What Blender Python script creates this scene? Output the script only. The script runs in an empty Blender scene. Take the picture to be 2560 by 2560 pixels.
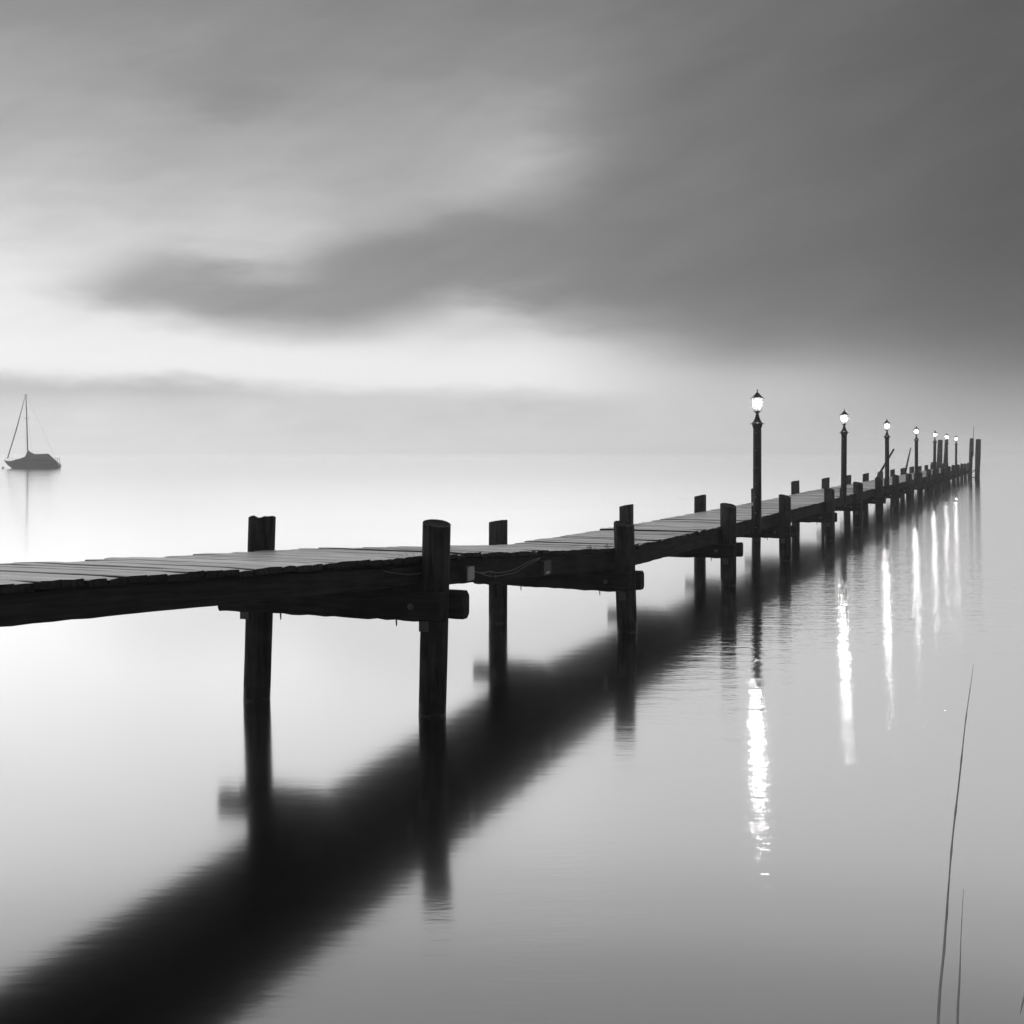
import bpy, bmesh, math, random
from mathutils import Vector, Matrix, noise as mnoise

random.seed(7)
R = math.radians
scene = bpy.context.scene
COL = scene.collection

# ------------------------------------------------------------------ camera
F = 3150.0            # focal length in pixels of the 2560 px photograph
HY = 1130.0           # horizon row
CAM_H = 2.5
cam_d = bpy.data.cameras.new('camera')
cam = bpy.data.objects.new('camera', cam_d)
COL.objects.link(cam)
cam.location = (0, 0, CAM_H)
cam.rotation_euler = (R(90), 0, 0)
cam_d.sensor_width = 36
cam_d.lens = 36 * F / 2560
cam_d.shift_y = -(1280 - HY) / 2560
cam_d.clip_start = 0.05
cam_d.clip_end = 20000
scene.camera = cam

scene.view_settings.view_transform = 'Standard'
scene.view_settings.look = 'None'
scene.view_settings.exposure = 0.0
scene.view_settings.gamma = 1.0
scene.view_settings.use_curve_mapping = False
scene.cycles.use_denoising = True
scene.cycles.max_bounces = 8
scene.cycles.volume_bounces = 3
scene.cycles.sample_clamp_indirect = 6

# ------------------------------------------------------------------ node helpers
class S:
    """a float socket with arithmetic"""
    def __init__(self, nt, sock): self.nt, self.s = nt, sock
    def _op(self, op, *args, clamp=False):
        n = self.nt.nodes.new('ShaderNodeMath'); n.operation = op; n.use_clamp = clamp
        for i, a in enumerate((self,) + args):
            if isinstance(a, S): self.nt.links.new(a.s, n.inputs[i])
            else: n.inputs[i].default_value = a
        return S(self.nt, n.outputs[0])
    def __add__(self, o): return self._op('ADD', o)
    def __sub__(self, o): return self._op('SUBTRACT', o)
    def __mul__(self, o): return self._op('MULTIPLY', o)
    def __truediv__(self, o): return self._op('DIVIDE', o)
    def pow(self, o): return self._op('POWER', o)
    def max(self, o): return self._op('MAXIMUM', o)
    def min(self, o): return self._op('MINIMUM', o)
    def abs(self): return self._op('ABSOLUTE')
    def inv(self): return self * -1.0 + 1.0

def smooth(x, a, b):
    """0 below a, 1 above b; a may be a socket with b - a constant"""
    n = x.nt.nodes.new('ShaderNodeMapRange'); n.interpolation_type = 'SMOOTHSTEP'; n.clamp = True
    x.nt.links.new(x.s, n.inputs[0])
    for i, v in ((1, a), (2, b)):
        if isinstance(v, S): x.nt.links.new(v.s, n.inputs[i])
        else: n.inputs[i].default_value = v
    n.inputs[3].default_value = 0; n.inputs[4].default_value = 1
    return S(x.nt, n.outputs[0])

def lerp(a, b, f):
    return (b - a) * f + a if isinstance(b, S) else (S_const(a.nt, b) - a) * f + a

def S_const(nt, v):
    n = nt.nodes.new('ShaderNodeValue'); n.outputs[0].default_value = v
    return S(nt, n.outputs[0])

def curve(x, pts, x0, x1, y0=0.0, y1=1.0):
    """smooth curve through pts; the domain x0..x1 is clamped"""
    n = x.nt.nodes.new('ShaderNodeFloatCurve')
    c = n.mapping.curves[0]
    pts = sorted(((px - x0) / (x1 - x0), (py - y0) / (y1 - y0)) for px, py in pts)
    c.points[0].location = pts[0]; c.points[1].location = pts[-1]
    for p in pts[1:-1]: c.points.new(*p)
    n.mapping.update()
    t = (x - x0) / (x1 - x0)
    t = t._op('MULTIPLY', 1.0, clamp=True)
    x.nt.links.new(t.s, n.inputs[1])
    return S(x.nt, n.outputs[0]) * (y1 - y0) + y0

# ------------------------------------------------------------------ world: overcast dawn sky with one long dark cloud
SUN_AZ, SUN_EL = -22.0, 12.0
world = bpy.data.worlds.new('World'); scene.world = world
world.use_nodes = True
nt = world.node_tree
nt.nodes.clear()
def az_of(px): return math.degrees(math.atan((px - 1280) / F))
def el_of(py, px=1280):
    return math.degrees(math.atan((HY - py) / F * math.cos(R(az_of(px)))))
tc = nt.nodes.new('ShaderNodeTexCoord')
sep = nt.nodes.new('ShaderNodeSeparateXYZ'); nt.links.new(tc.outputs['Generated'], sep.inputs[0])
dx, dy, dz = (S(nt, sep.outputs[i]) for i in range(3))
U0 = dx._op('ARCTAN2', dy) * 57.29578
V0 = dz.max(-1.0).min(1.0)._op('ARCSINE') * 57.29578
def sky_noise(scale, stretch, detail=3.0, rough=0.5):
    mp = nt.nodes.new('ShaderNodeMapping'); mp.inputs['Scale'].default_value = (scale, scale, scale * stretch)
    nt.links.new(tc.outputs['Generated'], mp.inputs['Vector'])
    t = nt.nodes.new('ShaderNodeTexNoise'); t.inputs['Scale'].default_value = 1
    t.inputs['Detail'].default_value = detail; t.inputs['Roughness'].default_value = rough
    nt.links.new(mp.outputs[0], t.inputs['Vector'])
    return S(nt, t.outputs['Fac']) - 0.5
n_big = sky_noise(4, 3.0)
n_mid = sky_noise(11, 4.0, 4)
n_bank = sky_noise(26, 3.0, 5, 0.6)
n_fine = sky_noise(24, 3.2, 5, 0.55)
V = V0 + (n_big * 2.2 + n_mid * 2.0 + n_fine * 1.0) * smooth(V0, 3.0, 8.0)
U = U0 + n_mid * 3.0 + n_fine * 1.6
def column(px, rows):
    pts = [(el_of(y, px), v / 255) for y, v in rows]
    pts.append((45.0, pts[0][1] * 0.97))
    return curve(V, pts, 0.0, 45.0)
c_left = column(0, [(0, 142), (100, 150), (200, 161), (300, 169), (400, 179), (500, 198), (600, 218), (700, 230), (800, 236), (880, 241), (940, 236), (1130, 236)])
c_mid = column(1280, [(0, 127), (100, 134), (200, 142), (300, 152), (400, 164), (500, 176), (600, 186), (700, 192), (780, 200), (830, 212), (880, 233), (940, 240), (1000, 232), (1130, 225)])
c_mr = column(1900, [(0, 114), (300, 117), (500, 114), (700, 114), (790, 123), (850, 140), (900, 163), (950, 187), (1000, 194), (1060, 194), (1130, 204)])
c_right = column(2560, [(0, 98), (200, 94), (400, 92), (600, 97), (700, 106), (780, 109), (850, 115), (900, 122), (950, 134), (1000, 148), (1050, 159), (1130, 172)])
lit = lerp(c_left, c_mid, smooth(U0, -24.0, 0.0))
lit = lerp(lit, c_mr, smooth(U0, 0.0, 11.0))
lit = lerp(lit, c_right, smooth(U0, 11.0, 22.0))
# the dark cloud: between a lower and an upper edge, both curves over azimuth
def edge(pts):
    q = [(az_of(x), el_of(y, x)) for x, y in pts]
    return curve(U, q, -40.0, 40.0, 0.0, 60.0)
lo = edge([(100, 722), (250, 752), (420, 785), (660, 812), (930, 808), (1060, 776), (1180, 748), (1325, 770), (1590, 800), (1855, 815), (2250, 830), (2560, 850)])
hi_pts = [(az_of(x), el_of(y, x)) for x, y in [(100, 700), (240, 664), (437, 622), (560, 648), (680, 668), (820, 640), (930, 588), (1126, 532), (1325, 488), (1430, 430)]]
hi_pts += [(az_of(1500), 14.2), (az_of(1600), 16.5), (az_of(1780), 21.0), (az_of(2000), 27.0), (40.0, 40.0)]
hi = curve(U, hi_pts, -40.0, 40.0, 0.0, 60.0)
soft_lo = smooth(U0, 0.0, 12.0) * 1.6 + 1.3
hs = smooth(U0, az_of(1250), az_of(1700)) * 5.5 + 1.35
m_cloud = smooth(V, lo - soft_lo, lo + soft_lo) * smooth(V, hi - hs, hi + hs).inv() * smooth(U, az_of(20), az_of(400))
dark = curve(U0, [(az_of(x), v / 255) for x, v in [(0, 160), (400, 148), (640, 140), (930, 136), (1280, 130), (1600, 119), (1900, 109), (2250, 99), (2560, 91), (3600, 88)]], az_of(0), az_of(3600))
sky = lerp(lit, dark, m_cloud)
# soft patches: a darker wisp upper left, a paler ridge above the cloud
def blob(cx, cy, rx, ry):
    d = (((U - az_of(cx)) / rx).pow(2.0) + ((V - el_of(cy, cx)) / ry).pow(2.0))
    return (d * -1.0)._op('EXPONENT')
sky = sky - blob(560, 255, 3.6, 1.2) * 0.055 + blob(1300, 395, 2.8, 1.2) * 0.06 + blob(1120, 300, 3.5, 1.6) * 0.025 + blob(1150, 768, 1.6, 0.7) * 0.05
sky = sky - blob(2500, 560, 5.0, 3.5) * 0.02
# low fog bank over the far shore
bank_edge = curve(U0, [(az_of(x), el_of(y, x)) for x, y in [(-600, 944), (0, 946), (250, 950), (450, 944), (620, 958), (760, 974), (1000, 980), (1250, 980), (1500, 990), (1800, 1010), (2200, 1020), (2560, 1020)]], az_of(-600), az_of(2560), 0.0, 10.0) + n_bank * 1.1 + n_mid * 0.2
bank_l = curve(V0, [(el_of(1130), 216 / 255), (el_of(1100), 212 / 255), (el_of(1060), 209 / 255), (el_of(1010), 198 / 255), (el_of(980), 181 / 255), (el_of(940), 176 / 255)], 0.0, el_of(940))
bank_m = curve(V0, [(0.0, 210 / 255), (0.6, 205 / 255), (1.4, 202 / 255), (10.0, 204 / 255)], 0.0, 10.0)
bank = lerp(bank_l, bank_m, smooth(U0, -17.0, -7.0)) * (n_bank * 0.10 + n_mid * 0.12 + 1.0)
m_bank2 = smooth(V0, bank_edge - 0.55, bank_edge + 0.5).inv() * smooth(U0, 2.0, 14.0).inv()
sky = lerp(sky, bank, m_bank2)
# wind-drawn streaks, rising gently to the right
def streak(rot, sa, sb, detail, rough):
    ca, sa_ = math.cos(R(rot)), math.sin(R(rot))
    a = (U * ca + V * sa_) * sa; b = (V * ca - U * sa_) * sb
    cv = nt.nodes.new('ShaderNodeCombineXYZ'); nt.links.new(a.s, cv.inputs[0]); nt.links.new(b.s, cv.inputs[1])
    t = nt.nodes.new('ShaderNodeTexNoise'); t.inputs['Scale'].default_value = 1.0
    t.inputs['Detail'].default_value = detail; t.inputs['Roughness'].default_value = rough; t.inputs['Distortion'].default_value = 0.4
    nt.links.new(cv.outputs[0], t.inputs['Vector'])
    return S(nt, t.outputs['Fac']) - 0.5
st1 = streak(24, 0.10, 0.42, 4.0, 0.5)
st2 = streak(12, 0.22, 0.95, 4.0, 0.55)
sky = sky * ((n_big * 0.08 + st1 * 0.15 + st2 * 0.07) * smooth(V0, 3.0, 8.0) * smooth(U0.abs(), 30.0, 120.0).inv() + 1.0)
# behind the camera the same overcast goes on, evenly grey
sky = lerp(sky, 0.40, smooth(U0.abs(), 45.0, 150.0))
sky = lerp(sky, 0.45, smooth(V0, 30.0, 75.0))
cloud_lin = sky.max(0.0).pow(2.2)
ns = nt.nodes.new('ShaderNodeTexSky'); ns.sky_type = 'NISHITA'; ns.sun_disc = False
ns.sun_elevation = R(SUN_EL); ns.sun_rotation = R(SUN_AZ)
bw = nt.nodes.new('ShaderNodeRGBToBW'); nt.links.new(ns.outputs[0], bw.inputs[0])
SKY_STR = 0.1
total = cloud_lin * (0.97 / SKY_STR) + S(nt, bw.outputs[0]) * 0.01
bg = nt.nodes.new('ShaderNodeBackground'); bg.inputs['Strength'].default_value = SKY_STR
nt.links.new(total.s, bg.inputs['Color'])
wo = nt.nodes.new('ShaderNodeOutputWorld'); nt.links.new(bg.outputs[0], wo.inputs['Surface'])

# ------------------------------------------------------------------ sun: wide glow behind thin cloud, low on the left
sun_d = bpy.data.lights.new('sun', 'SUN'); sun_d.energy = 1.45; sun_d.angle = R(120); sun_d.color = (1, 1, 1)
sun = bpy.data.objects.new('sun', sun_d); COL.objects.link(sun)
sd = Vector((math.sin(R(SUN_AZ)) * math.cos(R(SUN_EL)), math.cos(R(SUN_AZ)) * math.cos(R(SUN_EL)), math.sin(R(SUN_EL))))
sun.rotation_euler = (-sd).to_track_quat('-Z', 'Y').to_euler()
sun.location = sd * 60

# ------------------------------------------------------------------ materials
def new_mat(name):
    m = bpy.data.materials.new(name); m.use_nodes = True
    n = m.node_tree; b = n.nodes['Principled BSDF']
    return m, n, b

def grain_mat(name, dark, light, scale, rough=0.75, bump=0.3, spec=0.3, vary=0.25, dist=0.004):
    """streaked, stained wood; scale is the noise scale along x, y, z"""
    m, n, b = new_mat(name)
    t = n.nodes.new('ShaderNodeTexCoord'); mp = n.nodes.new('ShaderNodeMapping')
    mp.inputs['Scale'].default_value = scale
    oi = n.nodes.new('ShaderNodeObjectInfo')
    add = n.nodes.new('ShaderNodeVectorMath'); add.operation = 'MULTIPLY_ADD'
    comb = n.nodes.new('ShaderNodeCombineXYZ')
    for i in range(3): n.links.new(oi.outputs['Random'], comb.inputs[i])
    n.links.new(comb.outputs[0], add.inputs[0]); add.inputs[1].default_value = (37, 53, 71)
    n.links.new(t.outputs['Object'], mp.inputs[0]); n.links.new(mp.outputs[0], add.inputs[2])
    no = n.nodes.new('ShaderNodeTexNoise'); no.inputs['Scale'].default_value = 1; no.inputs['Detail'].default_value = 6
    no.inputs['Roughness'].default_value = 0.62
    n.links.new(add.outputs[0], no.inputs['Vector'])
    st = n.nodes.new('ShaderNodeTexNoise'); st.inputs['Scale'].default_value = 3.5; st.inputs['Detail'].default_value = 4
    add2 = n.nodes.new('ShaderNodeVectorMath'); add2.operation = 'MULTIPLY_ADD'
    n.links.new(comb.outputs[0], add2.inputs[0]); add2.inputs[1].default_value = (17, 29, 11)
    n.links.new(t.outputs['Object'], add2.inputs[2]); n.links.new(add2.outputs[0], st.inputs['Vector'])
    f = smooth(S(n, no.outputs['Fac']), 0.32, 0.68) * 0.75 + smooth(S(n, st.outputs['Fac']), 0.35, 0.7) * 0.35
    v = f * (light - dark) + dark
    v = v * (S(n, oi.outputs['Random']) * (2 * vary) + (1 - vary))
    n.links.new(v.s, b.inputs['Base Color'])
    b.inputs['Roughness'].default_value = rough
    b.inputs['Specular IOR Level'].default_value = spec
    bp = n.nodes.new('ShaderNodeBump'); bp.inputs['Strength'].default_value = bump; bp.inputs['Distance'].default_value = dist
    n.links.new(no.outputs['Fac'], bp.inputs['Height']); n.links.new(bp.outputs[0], b.inputs['Normal'])
    return m

def plain_mat(name, v, rough=0.5, metal=0.0, var=0.2, scale=40, spec=0.5):
    m, n, b = new_mat(name)
    t = n.nodes.new('ShaderNodeTexCoord')
    no = n.nodes.new('ShaderNodeTexNoise'); no.inputs['Scale'].default_value = scale; no.inputs['Detail'].default_value = 5
    n.links.new(t.outputs['Object'], no.inputs['Vector'])
    c = (S(n, no.outputs['Fac']) - 0.5) * (2 * var * v) + v
    n.links.new(c.s, b.inputs['Base Color'])
    b.inputs['Roughness'].default_value = rough; b.inputs['Metallic'].default_value = metal
    b.inputs['Specular IOR Level'].default_value = spec
    return m

M_PILE = grain_mat('tarred_pile_wood', 0.010, 0.085, (18, 18, 1.5), 0.8, 0.8, 0.2, dist=0.006)
def tide_band(m):
    """damp, slimy band where the lake laps at the wood"""
    n = m.node_tree; b = n.nodes['Principled BSDF']
    col = S(n, b.inputs['Base Color'].links[0].from_socket)
    ge = n.nodes.new('ShaderNodeNewGeometry'); sx = n.nodes.new('ShaderNodeSeparateXYZ'); n.links.new(ge.outputs['Position'], sx.inputs[0])
    no = n.nodes.new('ShaderNodeTexNoise'); no.inputs['Scale'].default_value = 9; n.links.new(ge.outputs['Position'], no.inputs['Vector'])
    h = S(n, sx.outputs[2]) + (S(n, no.outputs['Fac']) - 0.5) * 0.14
    wet = smooth(h, 0.10, 0.20).inv()
    crust = smooth(h, 0.02, 0.05).inv() * smooth(S(n, no.outputs['Fac']), 0.45, 0.6)
    c = col * (wet * -0.45 + 1.0) + crust * 0.06
    n.links.new(c.s, b.inputs['Base Color'])
    n.links.new((wet * -0.45 + 0.8).s, b.inputs['Roughness'])
tide_band(M_PILE)
M_BEAM = grain_mat('dark_beam_wood', 0.010, 0.045, (1.4, 22, 22), 0.85, 0.5, 0.2)
M_PLANKEND = grain_mat('dark_plank_edge_wood', 0.012, 0.05, (30, 30, 30), 0.85, 0.6, 0.2)
M_PLANK = grain_mat('weathered_plank_wood', 0.27, 0.62, (2.2, 34, 34), 0.40, 0.7, 0.7, 0.32)
M_POST = grain_mat('dark_post_paint', 0.010, 0.05, (20, 20, 2.0), 0.6, 0.3, 0.3)
M_IRON = plain_mat('black_lamp_iron', 0.018, 0.45, 0.0, 0.3)
M_STEEL = plain_mat('dull_galvanised_steel', 0.16, 0.5, 0.6, 0.3)
M_PALEBOLT = plain_mat('pale_bolt_steel', 0.35, 0.45, 0.3, 0.2)
M_PLASTIC = plain_mat('pale_grey_plastic', 0.55, 0.45, 0.0, 0.08)
M_BOXDARK = plain_mat('dark_grey_plastic', 0.055, 0.5, 0.0, 0.25)
M_CABLE = plain_mat('grey_cable_sheath', 0.12, 0.5, 0.0, 0.2)
M_HULL = plain_mat('dark_hull_paint', 0.05, 0.4, 0.0, 0.15, 2)
M_COVER = plain_mat('dark_canvas', 0.03, 0.85, 0.0, 0.25, 4)
M_SPAR = plain_mat('dark_anodised_spar', 0.05, 0.4, 0.5, 0.1)
M_REED = plain_mat('dry_reed', 0.8, 0.6, 0.0, 0.5, 18)
M_REEDPALE = plain_mat('pale_reed_leaf', 0.85, 0.6, 0.0, 0.15, 18)
M_GRASS = plain_mat('withered_grass', 0.05, 0.7, 0.0, 0.4)
M_BUOY = plain_mat('weathered_buoy_plastic', 0.6, 0.5, 0.0, 0.2, 3)

def glass_mat():
    """seeded lantern glass: mostly clear, partly scattering the bulb's light"""
    m, n, b = new_mat('milky_lantern_glass')
    n.nodes.remove(b)
    tr = n.nodes.new('ShaderNodeBsdfTransparent'); tr.inputs[0].default_value = (0.97, 0.97, 0.97, 1)
    tl = n.nodes.new('ShaderNodeBsdfTranslucent'); tl.inputs[0].default_value = (0.9, 0.9, 0.9, 1)
    gl = n.nodes.new('ShaderNodeBsdfGlossy'); gl.inputs['Roughness'].default_value = 0.1
    m1 = n.nodes.new('ShaderNodeMixShader'); m1.inputs[0].default_value = 0.012
    n.links.new(tr.outputs[0], m1.inputs[1]); n.links.new(tl.outputs[0], m1.inputs[2])
    m2 = n.nodes.new('ShaderNodeMixShader'); m2.inputs[0].default_value = 0.05
    n.links.new(m1.outputs[0], m2.inputs[1]); n.links.new(gl.outputs[0], m2.inputs[2])
    n.links.new(m2.outputs[0], n.nodes['Material Output'].inputs['Surface'])
    return m
M_GLASS = glass_mat()

def bulb_mat(strength):
    m, n, b = new_mat('lit_bulb')
    b.inputs['Base Color'].default_value = (0.9, 0.9, 0.9, 1)
    b.inputs['Emission Color'].default_value = (1, 1, 1, 1)
    b.inputs['Emission Strength'].default_value = strength
    return m
M_BULB = bulb_mat(135)

TH_ = math.atan(1292 / F); P0X = (1092 - 1280) / F * 12
def water_mat():
    m, n, b = new_mat('calm_lake_water')
    n.nodes.remove(b)
    t = n.nodes.new('ShaderNodeTexCoord')
    def ripple(sx, sy, detail):
        mp = n.nodes.new('ShaderNodeMapping'); mp.inputs['Scale'].default_value = (sx, sy, 1); mp.inputs['Rotation'].default_value = (0, 0, R(4))
        n.links.new(t.outputs['Object'], mp.inputs[0])
        no = n.nodes.new('ShaderNodeTexNoise'); no.inputs['Scale'].default_value = 1; no.inputs['Detail'].default_value = detail
        n.links.new(mp.outputs[0], no.inputs['Vector'])
        return S(n, no.outputs['Fac'])
    # the jetty shelters a silky strip; a light breeze wrinkles the water to its right
    so = n.nodes.new('ShaderNodeSeparateXYZ'); n.links.new(t.outputs['Object'], so.inputs[0])
    wx, wy = S(n, so.outputs[0]), S(n, so.outputs[1])
    across = (wx - P0X) * math.cos(TH_) - (wy - 12.0) * math.sin(TH_)
    patch = ripple(0.05, 0.16, 3)
    near_calm = smooth(wy, 9.0, 16.0).inv() * 1.4 + 0.5
    breeze = smooth(across + (patch - 0.5) * 1.2 - near_calm, 0.0, 1.4)
    far_swell = smooth(wy, 11.0, 20.0)
    near_w = far_swell.inv()
    h = ripple(1.2, 5.0, 2) * 0.0005 + (ripple(8.0, 26.0, 3) * near_w * 0.0023 + ripple(2.6, 8.0, 3) * 0.0026 + ripple(1.3, 3.2, 2) * (near_w * -0.0030 + 0.0080) + ripple(4.5, 12.0, 2) * far_swell * 0.0062) * (breeze * 0.94 + 0.06)
    rough = breeze * -0.038 + 0.113 + (patch - 0.5) * 0.05
    bp = n.nodes.new('ShaderNodeBump'); bp.inputs['Strength'].default_value = 1.0; bp.inputs['Distance'].default_value = 1.0
    n.links.new(h.s, bp.inputs['Height'])
    # reflectance falls from grazing to steep view, as water does
    ge = n.nodes.new('ShaderNodeNewGeometry'); dt = n.nodes.new('ShaderNodeVectorMath'); dt.operation = 'DOT_PRODUCT'
    n.links.new(ge.outputs['Incoming'], dt.inputs[0]); n.links.new(ge.outputs['True Normal'], dt.inputs[1])
    c = S(n, dt.outputs['Value']).abs()
    refl = curve(c, [(0.0, 1.0), (0.09, 0.98), (0.17, 0.95), (0.26, 0.84), (0.34, 0.57), (0.42, 0.33), (0.7, 0.20), (1.0, 0.18)], 0.0, 1.0)
    gl = n.nodes.new('ShaderNodeBsdfGlossy'); n.links.new(rough.s, gl.inputs['Roughness'])
    n.links.new(bp.outputs[0], gl.inputs['Normal'])
    df = n.nodes.new('ShaderNodeBsdfDiffuse'); df.inputs['Color'].default_value = (0.008, 0.008, 0.008, 1)
    mx = n.nodes.new('ShaderNodeMixShader')
    n.links.new(refl.s, mx.inputs[0]); n.links.new(df.outputs[0], mx.inputs[1]); n.links.new(gl.outputs[0], mx.inputs[2])
    n.links.new(mx.outputs[0], n.nodes['Material Output'].inputs['Surface'])
    return m
M_WATER = water_mat()

# ------------------------------------------------------------------ mesh helpers
class MB:
    def __init__(self): self.v, self.f, self.sm = [], [], []
    def add(self, verts, faces, smooth_=False):
        o = len(self.v); self.v += [tuple(p) for p in verts]
        self.f += [tuple(i + o for i in f) for f in faces]; self.sm += [smooth_] * len(faces)
    def box(self, c, s, mat=None):
        x, y, z = s[0] / 2, s[1] / 2, s[2] / 2
        vs = [Vector((a, b, d)) for a in (-x, x) for b in (-y, y) for d in (-z, z)]
        if mat: vs = [mat @ p for p in vs]
        vs = [p + Vector(c) for p in vs]
        self.add(vs, [(0, 1, 3, 2), (4, 6, 7, 5), (0, 4, 5, 1), (2, 3, 7, 6), (0, 2, 6, 4), (1, 5, 7, 3)])
    def lathe(self, prof, n=16, c=(0, 0, 0), smooth_=True, phase=0.0, caps=True):
        vs = []; k = len(prof)
        for r, z in prof:
            for i in range(n):
                a = 2 * math.pi * i / n + phase
                vs.append((c[0] + r * math.cos(a), c[1] + r * math.sin(a), c[2] + z))
        fs = [(j * n + i, j * n + (i + 1) % n, (j + 1) * n + (i + 1) % n, (j + 1) * n + i) for j in range(k - 1) for i in range(n)]
        self.add(vs, fs, smooth_)
        if caps: self.add(vs[:n], [tuple(range(n))[::-1]]); self.add(vs[-n:], [tuple(range(n))])
    def tube(self, pts, rad, n=8, caps=True):
        pts = [Vector(p) for p in pts]; vs = []
        rr = rad if isinstance(rad, (list, tuple)) else [rad] * len(pts)
        for i, p in enumerate(pts):
            d = (pts[min(i + 1, len(pts) - 1)] - pts[max(i - 1, 0)]).normalized()
            up = Vector((0, 0, 1)) if abs(d.z) < 0.9 else Vector((1, 0, 0))
            a = d.cross(up).normalized(); b = d.cross(a).normalized()
            for j in range(n):
                t = 2 * math.pi * j / n
                vs.append(p + (a * math.cos(t) + b * math.sin(t)) * rr[i])
        fs = [(j * n + i, j * n + (i + 1) % n, (j + 1) * n + (i + 1) % n, (j + 1) * n + i) for j in range(len(pts) - 1) for i in range(n)]
        self.add(vs, fs, True)
        if caps: self.add(vs[:n], [tuple(range(n))]); self.add(vs[-n:], [tuple(range(n))[::-1]])
    def mesh(self, name, mat):
        me = bpy.data.meshes.new(name); me.from_pydata(self.v, [], self.f); me.update()
        bm = bmesh.new(); bm.from_mesh(me); 
        for f, s in zip(bm.faces, self.sm): f.smooth = s
        bmesh.ops.remove_doubles(bm, verts=bm.verts, dist=1e-5)
        bmesh.ops.recalc_face_normals(bm, faces=bm.faces)
        bm.to_mesh(me); bm.free(); me.materials.append(mat)
        return me

def obj(name, me, parent=None, loc=(0, 0, 0), rot=(0, 0, 0)):
    o = bpy.data.objects.new(name, me); COL.objects.link(o)
    o.location = loc; o.rotation_euler = rot
    if parent: o.parent = parent
    return o
def tag(o, label, cat, group=None):
    o['label'] = label; o['category'] = cat
    if group: o['group'] = group
    return o
def thing(name, label, cat, loc=(0, 0, 0), rotz=0.0, group=None):
    o = bpy.data.objects.new(name, None); COL.objects.link(o)
    o.empty_display_size = 0.2
    o.location = loc; o.rotation_euler = (0, 0, rotz)
    return tag(o, label, cat, group)
def copy_tree(o, parent=None):
    c = o.copy(); COL.objects.link(c)
    if parent: c.parent = parent
    for ch in list(o.children): copy_tree(ch, c)
    return c

# ------------------------------------------------------------------ the jetty's own axes: x to the near (right) side, y outward along the deck
TH = math.atan(1292 / F)
P0 = Vector(((1092 - 1280) / F * 12, 12.0, 0))
EX = Vector((math.cos(TH), -math.sin(TH), 0)); EY = Vector((math.sin(TH), math.cos(TH), 0))
BAY = 5.898 / math.cos(TH)
WID = 1.961
def W(x, y, z=0.0): return P0 + EX * x + EY * y + Vector((0, 0, z))
def y_at_depth(Yw, x=0.0): return (Yw - P0.y - EX.y * x) / EY.y
def pix_on_side(px, py, xc):
    """where the line of sight through a photo pixel meets the upright plane x = xc of the jetty"""
    d = Vector(((px - 1280) / F, 1, (HY - py) / F)); o = Vector((0, 0, CAM_H))
    t = (xc - (o - P0).dot(EX)) / d.dot(EX)
    p = o + d * t
    return ((p - P0).dot(EX), (p - P0).dot(EY), p.z)
HT = [(-2, 2.28), (-1, 2.06), (0, 1.81), (0.22, 1.738), (0.5, 1.645), (1, 1.515), (2, 1.14), (3, 1.108), (4, 1.108), (5, 1.105), (6, 1.14), (7, 1.142), (8, 1.13), (40, 1.13)]
def deck_h(y):
    k = 1 + y / BAY
    for (a, ha), (b, hb) in zip(HT, HT[1:]):
        if a <= k <= b: return ha + (hb - ha) * (k - a) / (b - a)
    return HT[-1][1]
PL_T, ST_H, CAP_H = 0.05, 0.25, 0.265
Y_START, Y_END = -10.4, 18 * BAY + 0.1

# ------------------------------------------------------------------ water and air
def disc(name, r, z, mat, n=96):
    me = bpy.data.meshes.new(name)
    me.from_pydata([(r * math.cos(2 * math.pi * i / n), r * math.sin(2 * math.pi * i / n), z) for i in range(n)], [], [tuple(range(n))])
    me.materials.append(mat)
    return obj(name, me)
water = disc('water', 3000, 0.0, M_WATER); water['kind'] = 'structure'
water['label'] = 'still pale lake water with long soft reflections'

hm = bpy.data.materials.new('thin_mist'); hm.use_nodes = True
hn = hm.node_tree; hn.nodes.remove(hn.nodes['Principled BSDF'])
pv = hn.nodes.new('ShaderNodeVolumePrincipled')
pv.inputs['Color'].default_value = (1, 1, 1, 1)
pv.inputs['Density'].default_value = 0.00095
pv.inputs['Anisotropy'].default_value = 0.8
hn.links.new(pv.outputs[0], hn.nodes['Material Output'].inputs['Volume'])
hb = MB(); hb.box((0, 0, 7.0), (6400, 6400, 16.0))
haze = obj('haze', hb.mesh('haze', hm)); haze['kind'] = 'stuff'
haze['label'] = 'thin pale mist lying over the lake'

# ------------------------------------------------------------------ jetty
jetty = thing('jetty', 'long dark timber jetty on round piles running out over the lake', 'jetty', P0, -TH)

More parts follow.
